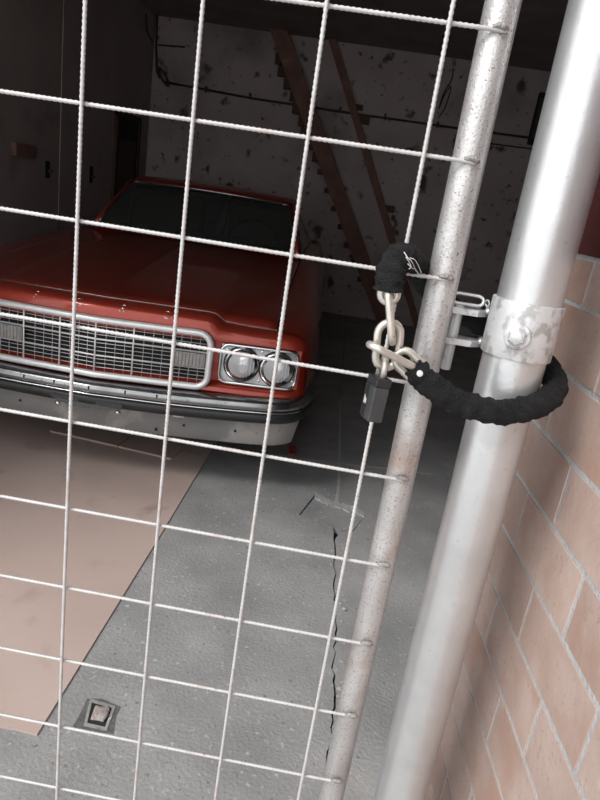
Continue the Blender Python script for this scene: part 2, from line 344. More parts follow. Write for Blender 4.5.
# ================================================================ MESH GATE
gx0, gx1 = -1.80, .511
gate = empty('mesh_gate', (gx0, 0, 0)); tag(gate, 'steel gate of welded square wire mesh with a rusty pipe stile', 'gate')
PRR = .0222
st = rod('stile', (gx1-gx0, .0245, .06), (gx1-gx0, .0245, 2.12), PRR, M_PIPE, gate, 32, .002); st['label'] = 'rust speckled grey pipe stile'
rod('stile', (-.03, .0245, .06), (-.03, .0245, 2.12), PRR, M_PIPE, gate, 32, .002)
rod('rail', (-.03, .0245, 2.10), (gx1-gx0, .0245, 2.10), PRR, M_PIPE, gate, 32)
rod('rail', (-.03, .0245, .09), (gx1-gx0, .0245, .09), PRR, M_PIPE, gate, 32)
def rebar(axis, a, b, r=.0029):
    n = int((b-a)/.0036); P = []; rr = []
    for i in range(n+1):
        t = a+(b-a)*i/n; P.append(Vector((t, 0, 0)) if axis == 'x' else Vector((0, 0, t))); rr.append(r*(1.13 if i % 2 else .80))
    V, F = tubeVF(P, rr, 7); me = bpy.data.meshes.new('rebar'); me.from_pydata([tuple(v) for v in V], [], F); me.materials.append(M_WIRE)
    me.polygons.foreach_set('use_smooth', [True]*len(me.polygons)); return me
Z0 = 1.43+.218
hw = rebar('x', -.03, gx1+.006-gx0); vw = rebar('z', .09, 2.10)
rg = random.Random(11)
for r in range(-2, 11):
    z = Z0-.15*r
    if z > 2.09: continue
    o = bpy.data.objects.new('horizontal_wire', hw); COL.objects.link(o); o.parent = gate; o.location = (rg.uniform(-.004, .004), 0, z)
    w = tube('weld', [Vector((gx1-gx0-.010, -.001, z+.003)), Vector((gx1-gx0-.002, -.003, z+.0045)), Vector((gx1-gx0+.006, -.0015, z+.003)), Vector((gx1-gx0+.010, .001, z+.001))], [.0022, .0036, .0045, .002], M_WELD, gate, seg=8)
for c in range(-11, 4):
    x = .15*c-gx0
    o = bpy.data.objects.new('vertical_wire', vw); COL.objects.link(o); o.parent = gate; o.location = (x, -.0058, 0); o.rotation_euler = (0, rg.uniform(-.0008, .0008), rg.uniform(0, 3))

# ================================================================ CHAIN, SLEEVES, PADLOCK
sleeve_px = [(411, 366, -.050), (420, 375, -.050), (437, 390, -.050), (456, 401, -.047), (480, 409, -.046), (505, 412, -.040), (530, 408, -.026), (548, 399, -.002), (556, 387, .032), (550, 370, .068), (528, 350, .096), (502, 334, .104), (478, 322, .104), (452, 308, .098), (434, 294, .086), (424, 281, .060), (417, 269, .028), (411, 260, -.004), (402, 257, -.030), (394, 264, -.044), (390, 277, -.049), (388, 291, -.050)]
SP = catmull([atY(*q) for q in sleeve_px], 7)
n = len(SP); rr = []
rs = random.Random(2)
for i in range(n):
    wr = 1+.07*math.sin(i*1.3)+.05*math.sin(i*2.9+1)+rs.uniform(-.03, .03)
    t = i/(n-1); base = .0175
    if i < 4: base = .0125+.0012*i
    if i > n-38: base = .0175
    if i > n-26: base = .0192
    rr.append(base*wr)
chain = empty('security_chain', atY(389, 346, -.05)); tag(chain, 'heavy security chain in black fabric sleeve wrapped round post and gate', 'chain')
cl0 = Vector(chain.location)
def rel(P): return [Vector(p)-cl0 for p in P]
# sleeve with wrinkled surface: extra lobes round the section
V, F = [], []
fr = frames([Vector(p) for p in SP]); seg = 18
for i, p in enumerate(SP):
    u, w = fr[i]
    for k in range(seg):
        a = 2*math.pi*k/seg
        q = rr[i]*(1+.05*math.sin(3*a+i*.55)+.035*math.sin(5*a-i*.9)+rs.uniform(-.02, .02))
        V.append(p-cl0+u*(q*math.cos(a))+w*(q*.92*math.sin(a)))
for i in range(n-1):
    for k in range(seg): F.append((i*seg+k, i*seg+(k+1) % seg, (i+1)*seg+(k+1) % seg, (i+1)*seg+k))
for ring, sgn in ((0, 1), (n-1, -1)):       # turned-in ends
    c = SP[ring]-cl0; b = len(V); t = (SP[1]-SP[0] if ring == 0 else SP[-2]-SP[-1]).normalized()
    for k in range(seg): V.append(c+(V[ring*seg+k]-c)*.72+t*.002)
    for k in range(seg): V.append(c+(V[ring*seg+k]-c)*.66+t*.012)
    for k in range(seg):
        k2 = (k+1) % seg; F.append((ring*seg+k, ring*seg+k2, b+k2, b+k)); F.append((b+k, b+k2, b+seg+k2, b+seg+k))
    F.append(tuple(b+seg+k for k in range(seg)))
sl_o = raw('sleeve', V, F, M_SLEEVE, chain, True); sl_o['label'] = 'crumpled black fabric sleeve'
def link_mesh(name, c, along, normal, hlen=.0205, hw_=.0155, r=.0052):
    along = Vector(along).normalized(); normal = Vector(normal); normal = (normal-along*normal.dot(along)).normalized(); side = normal.cross(along)
    P = [Vector(c)-cl0+along*a+side*b for a, b in stadium(hlen, hw_, 9)]
    return tube(name, P, r, M_STEEL, chain, seg=12, closed=True, up0=normal)
TOCAM = Vector((0, -1, .15))
c1 = atY(389, 285, -.050); link_mesh('chain_link', c1, atY(389, 300, -.05)-atY(389, 260, -.05), TOCAM, .0115, .0105)
a2, b2 = atY(388, 289, -.050), atY(392, 340, -.052); link_mesh('chain_link', (a2+b2)/2, b2-a2, (b2-a2).cross(ray(390, 315)), .0225, .0135)
a3, b3 = atY(390, 326, -.052), atY(386, 364, -.052); link_mesh('chain_link', (a3+b3)/2, b3-a3, (.25, -1, .1), .0150, .0155)
a4, b4 = atY(371, 345, -.070), atY(412, 366, -.046); link_mesh('chain_link', (a4+b4)/2, b4-a4, (b4-a4).cross(ray(391, 356)), .0215, .0135)
c5 = atY(411, 366, -.050); link_mesh('chain_link', c5, atY(425, 380, -.05)-atY(400, 357, -.05), TOCAM, .0125, .0125)
rv = atY(420, 374, -.0685)-cl0
rod('rivet', rv, rv+Vector((0, .006, 0)), .0042, M_PRINT, chain, 12, .001)
# white printed scribbles on the sleeve beside the wire
for pts in ([(404, 252), (408, 258), (412, 262), (416, 271)], [(408, 264), (412, 268), (416, 270), (421, 278)], [(410, 258), (415, 260), (419, 267), (422, 275)], [(406, 257), (411, 266), (409, 269)]):
    P = []
    for u, v in pts:
        d = ray(u, v); best = None
        for i, p in enumerate(SP):      # first hit with the sleeve's round surface
            if i < n-45: continue
            oc = CAM-p; b_ = oc.dot(d); a_ = d.dot(d); c_ = oc.dot(oc)-(rr[i]*1.05)**2; D = b_*b_-a_*c_
            if D > 0:
                t = (-b_-math.sqrt(D))/a_
                if best is None or t < best: best = t
        if best: P.append(CAM+d*best-cl0)
    if len(P) > 1: tube('white_print', catmull(P, 4), .0007, M_PRINT, chain, seg=5)
# padlock
pk_top, pk_bot = atY(381.5, 377, -.062), atY(371.5, 420, -.066)
lock = empty('padlock', pk_bot); ax = (pk_top-pk_bot); H = ax.length; ax.normalize()
tag(lock, 'black padlock hanging from the chain links', 'padlock')
fx = Vector((.93, -.30, .15)); fx = (fx-ax*fx.dot(ax)).normalized(); fy_ = ax.cross(fx)   # fx: towards narrow (camera right) face
fx = (Matrix.Rotation(R_(-52), 3, ax) @ fx).normalized(); fy_ = ax.cross(fx)
mw = Matrix((fx, fy_, ax)).transposed().to_4x4(); lock.matrix_world = Matrix.Translation(pk_bot) @ mw
box('lock_body', -.019, .0120, -.0105, .0105, 0, H*.80, M_GREYP, lock, .0018)
cap = box('lock_top', -.0198, .0128, -.0112, .0112, H*.80, H, M_BLACKP, lock, .0018)
box('lock_shell', -.020, -.001, -.0118, .0118, .002, H*.81, M_BLACKP, lock, .002)
for i in range(3): box('white_print', -.013+i*.003, -.0115+i*.003, -.01200, -.0118, H*.34, H*.34+.011-.002*i, M_PRINT, lock)
tube('shackle', [Vector((.004, 0, H-.004)), Vector((.004, 0, H+.016)), Vector((.002, 0, H+.022)), Vector((-.004, 0, H+.0255)), Vector((-.010, 0, H+.022)), Vector((-.012, 0, H+.016)), Vector((-.012, 0, H-.004))], .0042, M_STEEL, lock, seg=12)

# ================================================================ THE CAR   (local: x to image right, y rearwards, z up)
car = empty('coupe_car', (-.68, 1.70, 0), R_(3.0)); tag(car, 'old dark red two-door car with wide chrome grille parked behind the gate', 'car')
def fy(x):
    a = abs(x); return .085+.10*a if a < .86 else .171+.10*(a-.86)+3.5*(a-.86)**2+26*max(0, a-.91)**2
ZS = [(0, .862), (.47, .858), (.50, .853), (.545, .822), (.67, .815), (.86, .813), (.91, .797), (.945, .775)]
def zs(x): return interp(ZS, abs(x))
def ys(x): return fy(x)+.065
XS = [0, .12, .25, .38, .47, .50, .52, .545, .60, .67, .74, .80, .86, .89, .91, .93, .945]
XF = [-x for x in reversed(XS[1:])]+XS
prof = [(.065, 0, 'z'), (.035, -.008, 'z'), (.012, -.022, 'z'), (.0, -.045, 'z')]
rows = []
for j, (dy, dz, _) in enumerate(prof): rows.append([Vector((x, fy(x)+dy, zs(x)+dz)) for x in XF])
for dy, z in ((.0, .748), (.020, .742), (.020, .556), (-.004, .545), (-.022, .532), (-.024, .516), (.0, .500), (.09, .485), (.10, .40)):
    rows.append([Vector((x, fy(x)+dy*(1 if abs(x) < .91 else .5), min(z, zs(x)-.05))) for x in XF])
sheet('front_panel', rows, M_RED, car, ang=50)
# hood
def cowl(x): return 1.93+.14*(x/.72)**2
def zc_(y): return interp([(.1, .858), (.17, .864), (.35, .885), (.7, .915), (1.0, .938), (1.5, .968), (2.1, .99)], y)
def zfend(y): return interp([(.15, .815), (.3, .838), (.6, .868), (1.0, .898), (1.5, .928), (2.0, .955), (2.6, .968), (3.6, .975), (4.4, .965), (5.0, .93), (5.28, .88)], y)
def zhood(x, y):
    a = abs(x); top = zc_(y)-.012*(a/.5)**2+.005*max(0, 1-a/.02); edge = zfend(y)+.004
    if a <= .49: return top
    if a >= .545: return lerp(edge+.006, edge, (a-.545)/.235)
    s = (a-.49)/.055; s = s*s*(3-2*s); return lerp(top, edge+.006, s)
HX = [0, .01, .02, .10, .2, .3, .4, .47, .49, .505, .52, .535, .545, .60, .68, .74, .778]
HX = [-x for x in reversed(HX[1:])]+HX
rows = []
for i in range(25):
    t = i/24
    rows.append([Vector((x, (y := lerp(ys(x)+.006, cowl(x), t)), zhood(x, y) if i else zs(x)+.002)) for x in HX])
hood = sheet('hood', rows, M_RED, car, thick=.012, ang=60); hood['label'] = 'long dark red hood with raised centre'
box('dark_bay_fill', -.76, .76, .30, 1.9, .45, .78, M_BLACK, car)  # black block added to keep the gaps round the hood dark
tube('hood_edge_highlight', [Vector((x, ys(x)+.002, zs(x)+.003)) for x in XF if abs(x) < .94], .0022, M_CHROMED, car, seg=6)  # added bright tube for the highlight line on the worn hood edge
# letters on the header panel
def strokes(ch):
    return {'F': [[(0, 0), (0, 1)], [(0, 1), (.6, 1)], [(0, .52), (.45, .52)]],
            'O': [[(.1, 0), (.6, 0), (.7, .2), (.7, .8), (.6, 1), (.1, 1), (0, .8), (0, .2), (.1, 0)]],
            'R': [[(0, 0), (0, 1)], [(0, 1), (.5, 1), (.65, .85), (.65, .65), (.5, .5), (0, .5)], [(.35, .5), (.68, 0)]],
            'D': [[(0, 0), (0, 1)], [(0, 1), (.45, 1), (.68, .75), (.68, .25), (.45, 0), (0, 0)]]}[ch]
for ch, x0 in (('F', -.294), ('O', -.095), ('R', .098), ('D', .293)):
    V, F = [], []
    for s in strokes(ch):
        P = []
        for a, b in s:
            h = .030*b; x = x0-.010+a*.030
            P.append(Vector((x, fy(x)+.004+.85*max(0, h-.006)-.0, zs(x)-.042+h*.9)))
        v, f_ = tubeVF(P, .0034, 5); o0 = len(V); V += v; F += [tuple(i+o0 for i in q) for q in f_]
    raw('letter', V, F, M_CHROME, car, True)['label'] = 'small chrome capital letter '+ch
# grille
def gy(x): return .055+.10*abs(x)
def rrect(x0, x1, z0, z1, r, n=6):
    P = []
    for cx, cz, a0 in ((x1-r, z1-r, 0), (x0+r, z1-r, 90), (x0+r, z0+r, 180), (x1-r, z0+r, 270)):
        for i in range(n+1): a = R_(a0+90*i/n); P.append((cx+r*math.cos(a), cz+r*math.sin(a)))
    return P
def densify(P, step=.06):
    out = []
    for i, a in enumerate(P):
        b = P[(i+1) % len(P)]; k = max(1, int(math.hypot(b[0]-a[0], b[1]-a[1])/step))
        for s in range(k): out.append((lerp(a[0], b[0], s/k), lerp(a[1], b[1], s/k)))
    return out
GX, GZ0, GZ1 = .503, .528, .778
ring = densify(rrect(-GX, GX, GZ0, GZ1, .055))
grl = tube('grille_surround', [Vector((x, gy(x)+.004, z)) for x, z in ring], .0155, M_BARS, car, seg=10, closed=True, up0=Vector((0, -1, 0)))
grl['label'] = 'bright chrome rounded grille frame'
gin = densify(rrect(-GX+.005, GX-.005, GZ0+.005, GZ1-.005, .05))
V = [Vector((x, gy(x)+.035, z)) for x, z in gin]; nn = len(V); V.append(Vector((0, gy(0)+.035, (GZ0+GZ1)/2)))
half = raw('grille_backing', [Vector((s*a, gy(a)+.046, z)) for z in (GZ0+.004, GZ1-.004) for s, a in ((-1, GX-.012), (1, 0), (1, GX-.012))], [(0, 1, 4, 3), (1, 2, 5, 4)], M_BLACK, car)
zi0, zi1 = GZ0+.013, GZ1-.013
H3 = (zi1-zi0)/3
def zend(x, z):      # clip of a horizontal bar by the rounded corners
    return x
def bar(name, P, r, mat, flat=1): return tube(name, P, r, mat, car, seg=6, flat=flat)
xe = GX-.012
for k in range(1, 3):
    z = zi0+H3*k; bar('grille_bar', [Vector((-xe, gy(xe)+.008, z)), Vector((0, gy(0)+.008, z)), Vector((xe, gy(xe)+.008, z))], .0042, M_BARS)
for k in range(3):
    for i in range(1, 4):
        z = zi0+H3*(k+i/4); xx = xe
        dz = min(z-GZ0, GZ1-z)
        if dz < .055: xx = GX-.055+math.sqrt(max(0, .055**2-(.055-dz)**2))-.010
        xx2 = .338 if k == 1 else xx
        bar('grille_bar', [Vector((-xx2, gy(xx2)+.016, z)), Vector((0, gy(0)+.016, z)), Vector((xx2, gy(xx2)+.016, z))], .0016, M_BARS)
for x in (-.335, -.165, 0, .165, .335): bar('grille_divider', [Vector((x, gy(x)+.004, zi0)), Vector((x, gy(x)+.004, zi1))], .0038, M_BARS)
for a in range(-12, 13):
    x = a*.0412
    if abs(x) > .47 or a % 4 == 0: continue
    segs = [(zi0, zi1)] if abs(x) < .335 else [(zi0, zi0+H3), (zi0+2*H3, zi1)]
    for za, zb in segs: bar('grille_divider', [Vector((x, gy(x)+.019, za)), Vector((x, gy(x)+.019, zb))], .0010, M_BARS)
for s in (-1, 1):
    xa, xb = sorted((s*.342, s*.484))
    V, F = boxVF(xa, xb, -.006, .02, zi0+H3+.006, zi0+2*H3-.006)
    V = [(x, y+gy(x)+.004, z) for x, y, z in V]; sg = raw('turn_signal', V, F, M_SIG, car)
    sg['label'] = 'ribbed clear turn signal in the grille end'
    for i in range(9):
        x = lerp(xa+.008, xb-.008, i/8); bar2 = tube('lens_rib', [Vector((x, gy(x)-.003, zi0+H3+.010)), Vector((x, gy(x)-.003, zi0+2*H3-.010))], .0022, M_SIG, sg, seg=5)
# headlamps
for s in (-1, 1):
    P = densify(rrect(.548, .898, .560, .738, .038), .03)
    if s < 0: P = [(-x, z) for x, z in reversed(P)]
    bz_ = tube('headlamp_bezel', [Vector((x, fy(x)-.002+(.012 if abs(x) > .88 else 0), z)) for x, z in P], .008, M_CHROME, car, seg=8, closed=True, up0=Vector((0, -1, 0)))
    # satin plate with the two lamps set in it
    xs_ = [lerp(.548, .898, i/12) for i in range(13)]
    sheet('lamp_plate', [[Vector((s*x, fy(x)+.006+(.012 if x > .89 else 0), z)) for x in xs_] for z in (.562, .61, .65, .69, .736)], M_ALU, bz_)
    for xl, zl_ in ((.645, .654), (.806, .650)):
        x = s*xl; y = fy(xl); N = Vector((s*.10, -1, 0)).normalized()
        c = Vector((x, y, zl_))
        hl_ = tube('headlamp', [c+N*a for a in (-.01, .012, .018, .018, .010)], [.078, .078, .0745, .0705, .068], M_CHROME, car, seg=36)
        tube('dark_gap', [c+N*a for a in (.0, .0075)], [.083, .083], M_BLACK, hl_, seg=36)
        k = [(0.0, -.045), (.02, -.042), (.04, -.028), (.055, -.010), (.068, .010)]
        def dome(nm, prf, mat):
            V, F = [], []; sgm = 32
            u = Vector((0, 0, 1)); w = N.cross(u).normalized()
            for q, h in prf:
                for i in range(sgm): a = 2*math.pi*i/sgm; V.append(c+N*h+u*(q*math.cos(a))+w*(q*math.sin(a)))
            for j in range(len(prf)-1):
                for i in range(sgm): F.append((j*sgm+i, j*sgm+(i+1) % sgm, (j+1)*sgm+(i+1) % sgm, (j+1)*sgm+i))
            return raw(nm, V, F, mat, hl_, True)
        dome('reflector', [(.001, .002), (.02, .0035), (.04, .006), (.055, .010), (.068, .014)], M_REFL)
        dome('lens', [(.001, .028), (.02, .027), (.04, .0235), (.058, .0185), (.069, .0145), (.0685, .012), (.05, .012), (.03, .012), (.001, .012)], M_LENS)
        for i in range(-4, 5):
            hh = math.sqrt(max(0, .062**2-(i*.014)**2))
            tube('lens_flute', [c+Vector((i*.014, 0, -hh))+N*.0185, c+Vector((i*.014, 0, 0))+N*(.0285-.004*abs(i)/2), c+Vector((i*.014, 0, hh))+N*.0185], .0008, M_REFL, hl_, seg=5)
    for xq, zq in ((.575, .712), (.732, .722), (.732, .585), (.885, .60)):
        rod('screw', (s*xq, fy(xq)+.008, zq), (s*xq, fy(xq)-.004, zq), .006, M_CHROME, bz_, 10, .001)
# bumper
def byy(x):
    a = abs(x)
    if a < .80: return .075*a
    return .06+.05*(a-.8)+3.2*(a-.8)**2+22*max(0, a-.92)**2
BXS = [0, .01, .1, .2, .3, .4, .5, .6, .7, .8, .86, .90, .93, .955, .975, .99, 1.0]
BX = [-x for x in reversed(BXS[1:])]+BXS
def rise(x): return .028*max(0, (abs(x)-.3)/.7)**1.5
rows = []
for dy, z in ((.10, .505), (.035, .503), (.012, .497), (.003, .486), (.0, .470), (.004, .452), (.012, .446), (.014, .40), (.02, .392), (.06, .388)):
    rows.append([Vector((x*(1 if abs(x) < .9 else 1-.15*dy), byy(x)+dy, z+rise(x))) for x in BX])
bmp = sheet('bumper', rows, M_CHROMED, car, ang=60); bmp['label'] = 'chrome front bumper with dark reflections in its colour'
rows = []
for dy, z in ((.012, .447), (-.006, .444), (-.013, .436), (-.013, .412), (-.006, .404), (.012, .400)):
    rows.append([Vector((x, byy(x)+dy, z+rise(x))) for x in BX])
sheet('rubber_strip', rows, M_RUBBER, bmp, ang=60)
tube('chrome_line', [Vector((x, byy(x)-.002, .4515+rise(x))) for x in BX if abs(x) < .97], .0035, M_CHROME, bmp, seg=6)
for x in (-.30, -.16, 0, .16, .30): box('bumper_slot', x-.003, x+.003, byy(x)-.0005, byy(x)+.01, .472, .488, M_BLACK, bmp)
# apron under the bumper
VX = [0, .15, .3, .45, .6, .75, .86, .92, .945]; VXX = [-x for x in reversed(VX[1:])]+VX
def vy(x): return byy(x)+.028
rows = []
for dy, z in ((.04, .405), (.0, .402), (-.002, .39), (.004, .345), (.012, .295), (.020, .279), (.05, .273)):
    rows.append([Vector((x*(1-.02*(.40-z)/.1), vy(x)+dy, z+rise(x)*.6)) for x in VXX])
rows.append([Vector((x*.95, vy(x)+.12, .30+rise(x)*.6)) for x in VXX])
val = sheet('apron', rows, M_VAL, car, ang=40); val['label'] = 'grey primer-patched apron below the bumper'
for x, z in ((-.150, .372), (.125, .372)):
    y = vy(x)
    V = []; F = []
    tube('round_bolt', [Vector((x, y+.002, z)), Vector((x, y-.006, z)), Vector((x, y-.010, z)), Vector((x, y-.012, z))], [.0125, .0125, .009, .004], M_CHROME, val, seg=16)
for x, z in ((.425, .348), (.66, .352), (.41, .385), (-.33, .35), (.30, .31)): rod('hole', (x, vy(x)-.0005, z), (x, vy(x)+.02, z), .006, M_BLACK, val, 12)
o = box('square_tab', .372, .425, -.003, .0, .385, .418, M_GALVW, val, .001); o.location = (0, vy(.4)-.001, 0)
# number-plate bracket: dark bar under the rubber strip
pts = [(-.165, .432), (.16, .428), (.155, .405), (.10, .396), (-.04, .392), (-.12, .402), (-.16, .415)]
V = [Vector((x, byy(x)-.022, z)) for x, z in pts]+[Vector((x, byy(x)+.012, z)) for x, z in pts]; k = len(pts)
pb_ = raw('plate_bracket', V, [tuple(range(k)), tuple(range(2*k-1, k-1, -1))]+[(i, (i+1) % k, k+(i+1) % k, k+i) for i in range(k)], M_GREYP, bmp)
# side shells
def hwid(y): return interp([(.20, .948), (.28, .962), (.4, .98), (.6, .996), (1.05, 1.003), (1.6, .998), (2.6, .998), (3.9, 1.0), (4.7, .985), (5.28, .94)], y)
def zbot(y):
    b = .24 if y > .6 else lerp(.40, .27, min(1, y/.6))
    for yc in (1.06, 3.96):
        d = abs(y-yc)
        if d < .40: b = max(b, .33+math.sqrt(.40**2-d*d)*.95)
    return b
YSt = [.20, .28, .36, .46, .56, .66, .67, .70, .76, .84, .95, 1.06, 1.17, 1.28, 1.36, 1.42, 1.455, 1.465, 1.6, 1.8, 2.0, 2.2, 2.5, 2.9, 3.3, 3.55, 3.565, 3.60, 3.66, 3.75, 3.85, 3.96, 4.07, 4.18, 4.27, 4.33, 4.355, 4.365, 4.5, 4.8, 5.05, 5.2, 5.28]
for s in (-1, 1):
    rows = []
    for y in YSt:
        zb, zt, hw_ = zbot(y), zfend(y), hwid(y); sh = zt-.075; r = []
        for i in range(8):
            z = lerp(zb, sh, i/7); r.append(Vector((s*hw_*(1-.16*((z-.60)/.4)**2*(1 if z < .6 else .8)), y, z)))
        xs0 = abs(r[-1].x)
        for dx, dz in ((-.008, .03), (-.024, .054), (-.05, .069), (-.09, .074)): r.append(Vector((s*(xs0+dx), y, sh+dz)))
        r.append(Vector((s*.784, y, zt))); r.append(Vector((s*.784, y, zt-.03)))
        rows.append(r)
    sd = sheet('fender_side', rows, M_RED, car, ang=55)
    tube('side_moulding', [Vector((s*(hwid(y)*(1-.16*((.47-.60)/.4)**2)+.004), y, .47)) for y in (1.5, 2.0, 2.6, 3.2, 3.5)], .009, M_CHROME, car, seg=6)
    # wheels
    for yc in (1.06, 3.96):
        tp = [(-.10, .24), (-.105, .29), (-.095, .325), (-.07, .338), (0, .342), (.07, .338), (.095, .325), (.105, .29), (.10, .24)]
        V, F = [], []; sg_ = 36
        for a, rad in tp:
            for i in range(sg_): q = 2*math.pi*i/sg_; V.append((s*.82+a, yc+rad*math.cos(q), .342+rad*math.sin(q)))
        for j in range(len(tp)-1):
            for i in range(sg_): F.append((j*sg_+i, j*sg_+(i+1) % sg_, (j+1)*sg_+(i+1) % sg_, (j+1)*sg_+i))
        ty = raw('tyre', V, F, M_TYRE, car, True)
        tube('wheel_rim', [Vector((s*.82+s*a, yc, .342)) for a in (-.08, .06, .085, .07, .09)], [.22, .24, .24, .12, .05], M_CHROMED, ty, seg=28)
        rows_ = [[Vector((s*.60, yc+.40*math.cos(R_(q)), .33+.40*math.sin(R_(q)))), Vector((s*.97, yc+.40*math.cos(R_(q)), .33+.40*math.sin(R_(q))))] for q in range(0, 181, 15)]
        sheet('wheel_arch', rows_, M_BLACK, car)
# cowl, deck, tail, floor pan
rows = [[Vector((x, cowl(x)+.002, zhood(x, cowl(x))-.012)) for x in HX], [Vector((x, cowl(x)+.10, .985+.008*(1-(x/.78)**2))) for x in HX]]
sheet('cowl_vent', rows, M_RED, car)
DX = [-.784, -.6, -.4, -.2, 0, .2, .4, .6, .784]
rows = [[Vector((x, y, zfend(y)+.012*(1-(x/.784)**2))) for x in DX] for y in (4.28, 4.5, 4.8, 5.0, 5.15, 5.28)]
rows += [[Vector((x*1.15, 5.29, z)) for x in DX] for z in (.7, .45, .35)]
sheet('trunk_lid', rows, M_RED, car)
box('rear_bumper', -.95, .95, 5.28, 5.36, .40, .52, M_CHROMED, car, .02)
box('floor_pan', -.74, .74, .35, 5.2, .24, .30, M_BLACK, car)
# windscreen and roof
def wsb(t): x = .722*t; return Vector((x, 1.985+.13*t*t, 1.002+.016*t*t))
def wst(t): x = .615*t; return Vector((x, 2.47+.11*t*t, 1.337-.017*t*t))
TT = [-1+.1*i for i in range(21)]
rows = []
for i in range(9):
    q = i/8; rows.append([lerp(wsb(t), wst(t), q)+Vector((0, -.018*math.sin(math.pi*q), .012*math.sin(math.pi*q))) for t in TT])
ws = sheet('windscreen', rows, M_WSG, car, ang=80); ws['label'] = 'dark raked windscreen'
tr = [lerp(wsb(-1), wst(-1), i/8)+Vector((0, -.018*math.sin(math.pi*i/8), .012*math.sin(math.pi*i/8))) for i in range(9)]
tr2 = [Vector((-p.x, p.y, p.z)) for p in reversed(tr)]
tube('windscreen_trim', tr+[wst(t) for t in TT[1:-1]]+tr2, .0075, M_CHROMED, car, seg=8)
RX = [-1, -.96, -.85, -.6, -.3, 0, .3, .6, .85, .96, 1]
def roofrow(y, hw_, z):
    return [Vector((hw_*t, y+(.11*t*t if y < 2.7 else 0), z+.02*(1-t*t)-(.035 if abs(t) == 1 else .008 if abs(t) == .96 else 0))) for t in RX]
rows = [roofrow(2.475, .655, 1.320), roofrow(2.54, .662, 1.346), roofrow(2.75, .672, 1.366), roofrow(3.1, .668, 1.372), roofrow(3.45, .65, 1.345), roofrow(3.62, .63, 1.300)]
roof = sheet('roof', rows, M_RED, car, thick=.02, ang=60)
for s in (-1, 1):
    tube('windscreen_pillar', [Vector((s*.752, 2.115, .985)), Vector((s*.715, 2.30, 1.11)), Vector((s*.668, 2.50, 1.245)), Vector((s*.642, 2.60, 1.312))], [.034, .028, .026, .028], M_RED, car, seg=10, flat=.75)
    V = [Vector((s*.79, 2.16, .975)), Vector((s*.80, 3.30, .975)), Vector((s*.66, 3.12, 1.30)), Vector((s*.665, 2.66, 1.305))]
    raw('side_window', V, [(0, 1, 2, 3)], M_WSG, car)
    V = [Vector((s*.80, 3.30, .975)), Vector((s*.80, 4.05, .975)), Vector((s*.56, 4.30, .985)), Vector((s*.62, 3.62, 1.30)), Vector((s*.66, 3.12, 1.30))]
    raw('rear_quarter', V, [(0, 1, 2, 3, 4)], M_RED, car)
    for y in (2.2, 3.32):     # seats
        box('seat_base', min(s*.08, s*.66), max(s*.08, s*.66), y+.35, y+.85, .32, .52, M_SEAT, car, .04)
        sb = box('seat_back', min(s*.08, s*.66), max(s*.08, s*.66), y+.82, y+.96, .45, .98, M_SEAT, car, .04)
    # wiper
    tube('wiper', [Vector((s*.30-.12, 1.955, 1.0)), Vector((s*.30+.05, 1.975, 1.022)), Vector((s*.30+.22, 2.02, 1.03))], .005, M_BLACK, car, seg=6)
sheet('rear_window', [[Vector((.62*t, 3.62, 1.30+.02*(1-t*t))) for t in TT[::4]], [Vector((.60*t, 4.28, .985+.01*(1-t*t))) for t in TT[::4]]], M_WSG, car)
box('dashboard', -.72, .72, 2.10, 2.34, .74, .955, M_SEAT, car, .03)
P = [Vector((.37+.185*math.cos(2*math.pi*i/28), 2.47+.185*.45*math.sin(2*math.pi*i/28), .90+.185*.85*math.sin(2*math.pi*i/28))) for i in range(28)]
sw = tube('steering_wheel', P, .012, M_BLACK, car, seg=8, closed=True)
for a in (0, math.pi, -math.pi/2): tube('spoke', [Vector((.37, 2.46, .90)), Vector((.37+.18*math.cos(a), 2.47+.18*.45*math.sin(a), .90+.18*.85*math.sin(a)))], .01, M_BLACK, sw, seg=6)
rod('steering_column', (.37, 2.25, .84), (.37, 2.46, .90), .025, M_BLACK, car)

# ================================================================ THINGS ON THE FLOOR
# big hardboard sheet under the car front
def sheetobj(name, pts, z0, th, mat, label, cat):
    c = Vector((sum(p[0] for p in pts)/len(pts), sum(p[1] for p in pts)/len(pts), z0))
    o = prism(name, [(x-c.x, y-c.y) for x, y in pts], 0, th, mat); o.location = c; return tag(o, label, cat)
a_, b_, c_ = P2(215, 445), P2(37, 736), P2(18, 731)
sheetobj('floor_sheet', [(b_[0], b_[1]), (lerp(a_[0], b_[0], .5)+.004, lerp(a_[1], b_[1], .5)), (a_[0], a_[1]), (a_[0]-.01, a_[1]+.9), (-1.55, a_[1]+.86), (-1.50, c_[1]-.02), (c_[0], c_[1])], 0, .006, M_CARD, 'large pale tan hardboard sheet lying on the concrete floor', 'board')
q1, q2, q3, q4, q5 = P2(50, 433), P2(117.5, 448.5), P2(130, 438), P2(171, 461), P2(192, 443)
def mv(p, dx, dy): return (p[0]+dx, p[1]+dy)
sheetobj('floor_board', [q1, q2, mv(q3, 0, .0), (q3[0]+.03, 2.62), (q1[0]-.01, 2.62)], .006, .010, M_CARD2, 'brown board on the pale sheet, farther from the bare concrete, under the bumper middle', 'board')
sheetobj('floor_board', [mv(q2, .006, 0), q4, q5, (q5[0]+.03, 2.60), (q3[0]+.036, 2.62), mv(q3, .006, 0)], .006, .010, M_CARD2, 'brown board on the pale sheet, nearest the bare concrete, under the bumper', 'board')
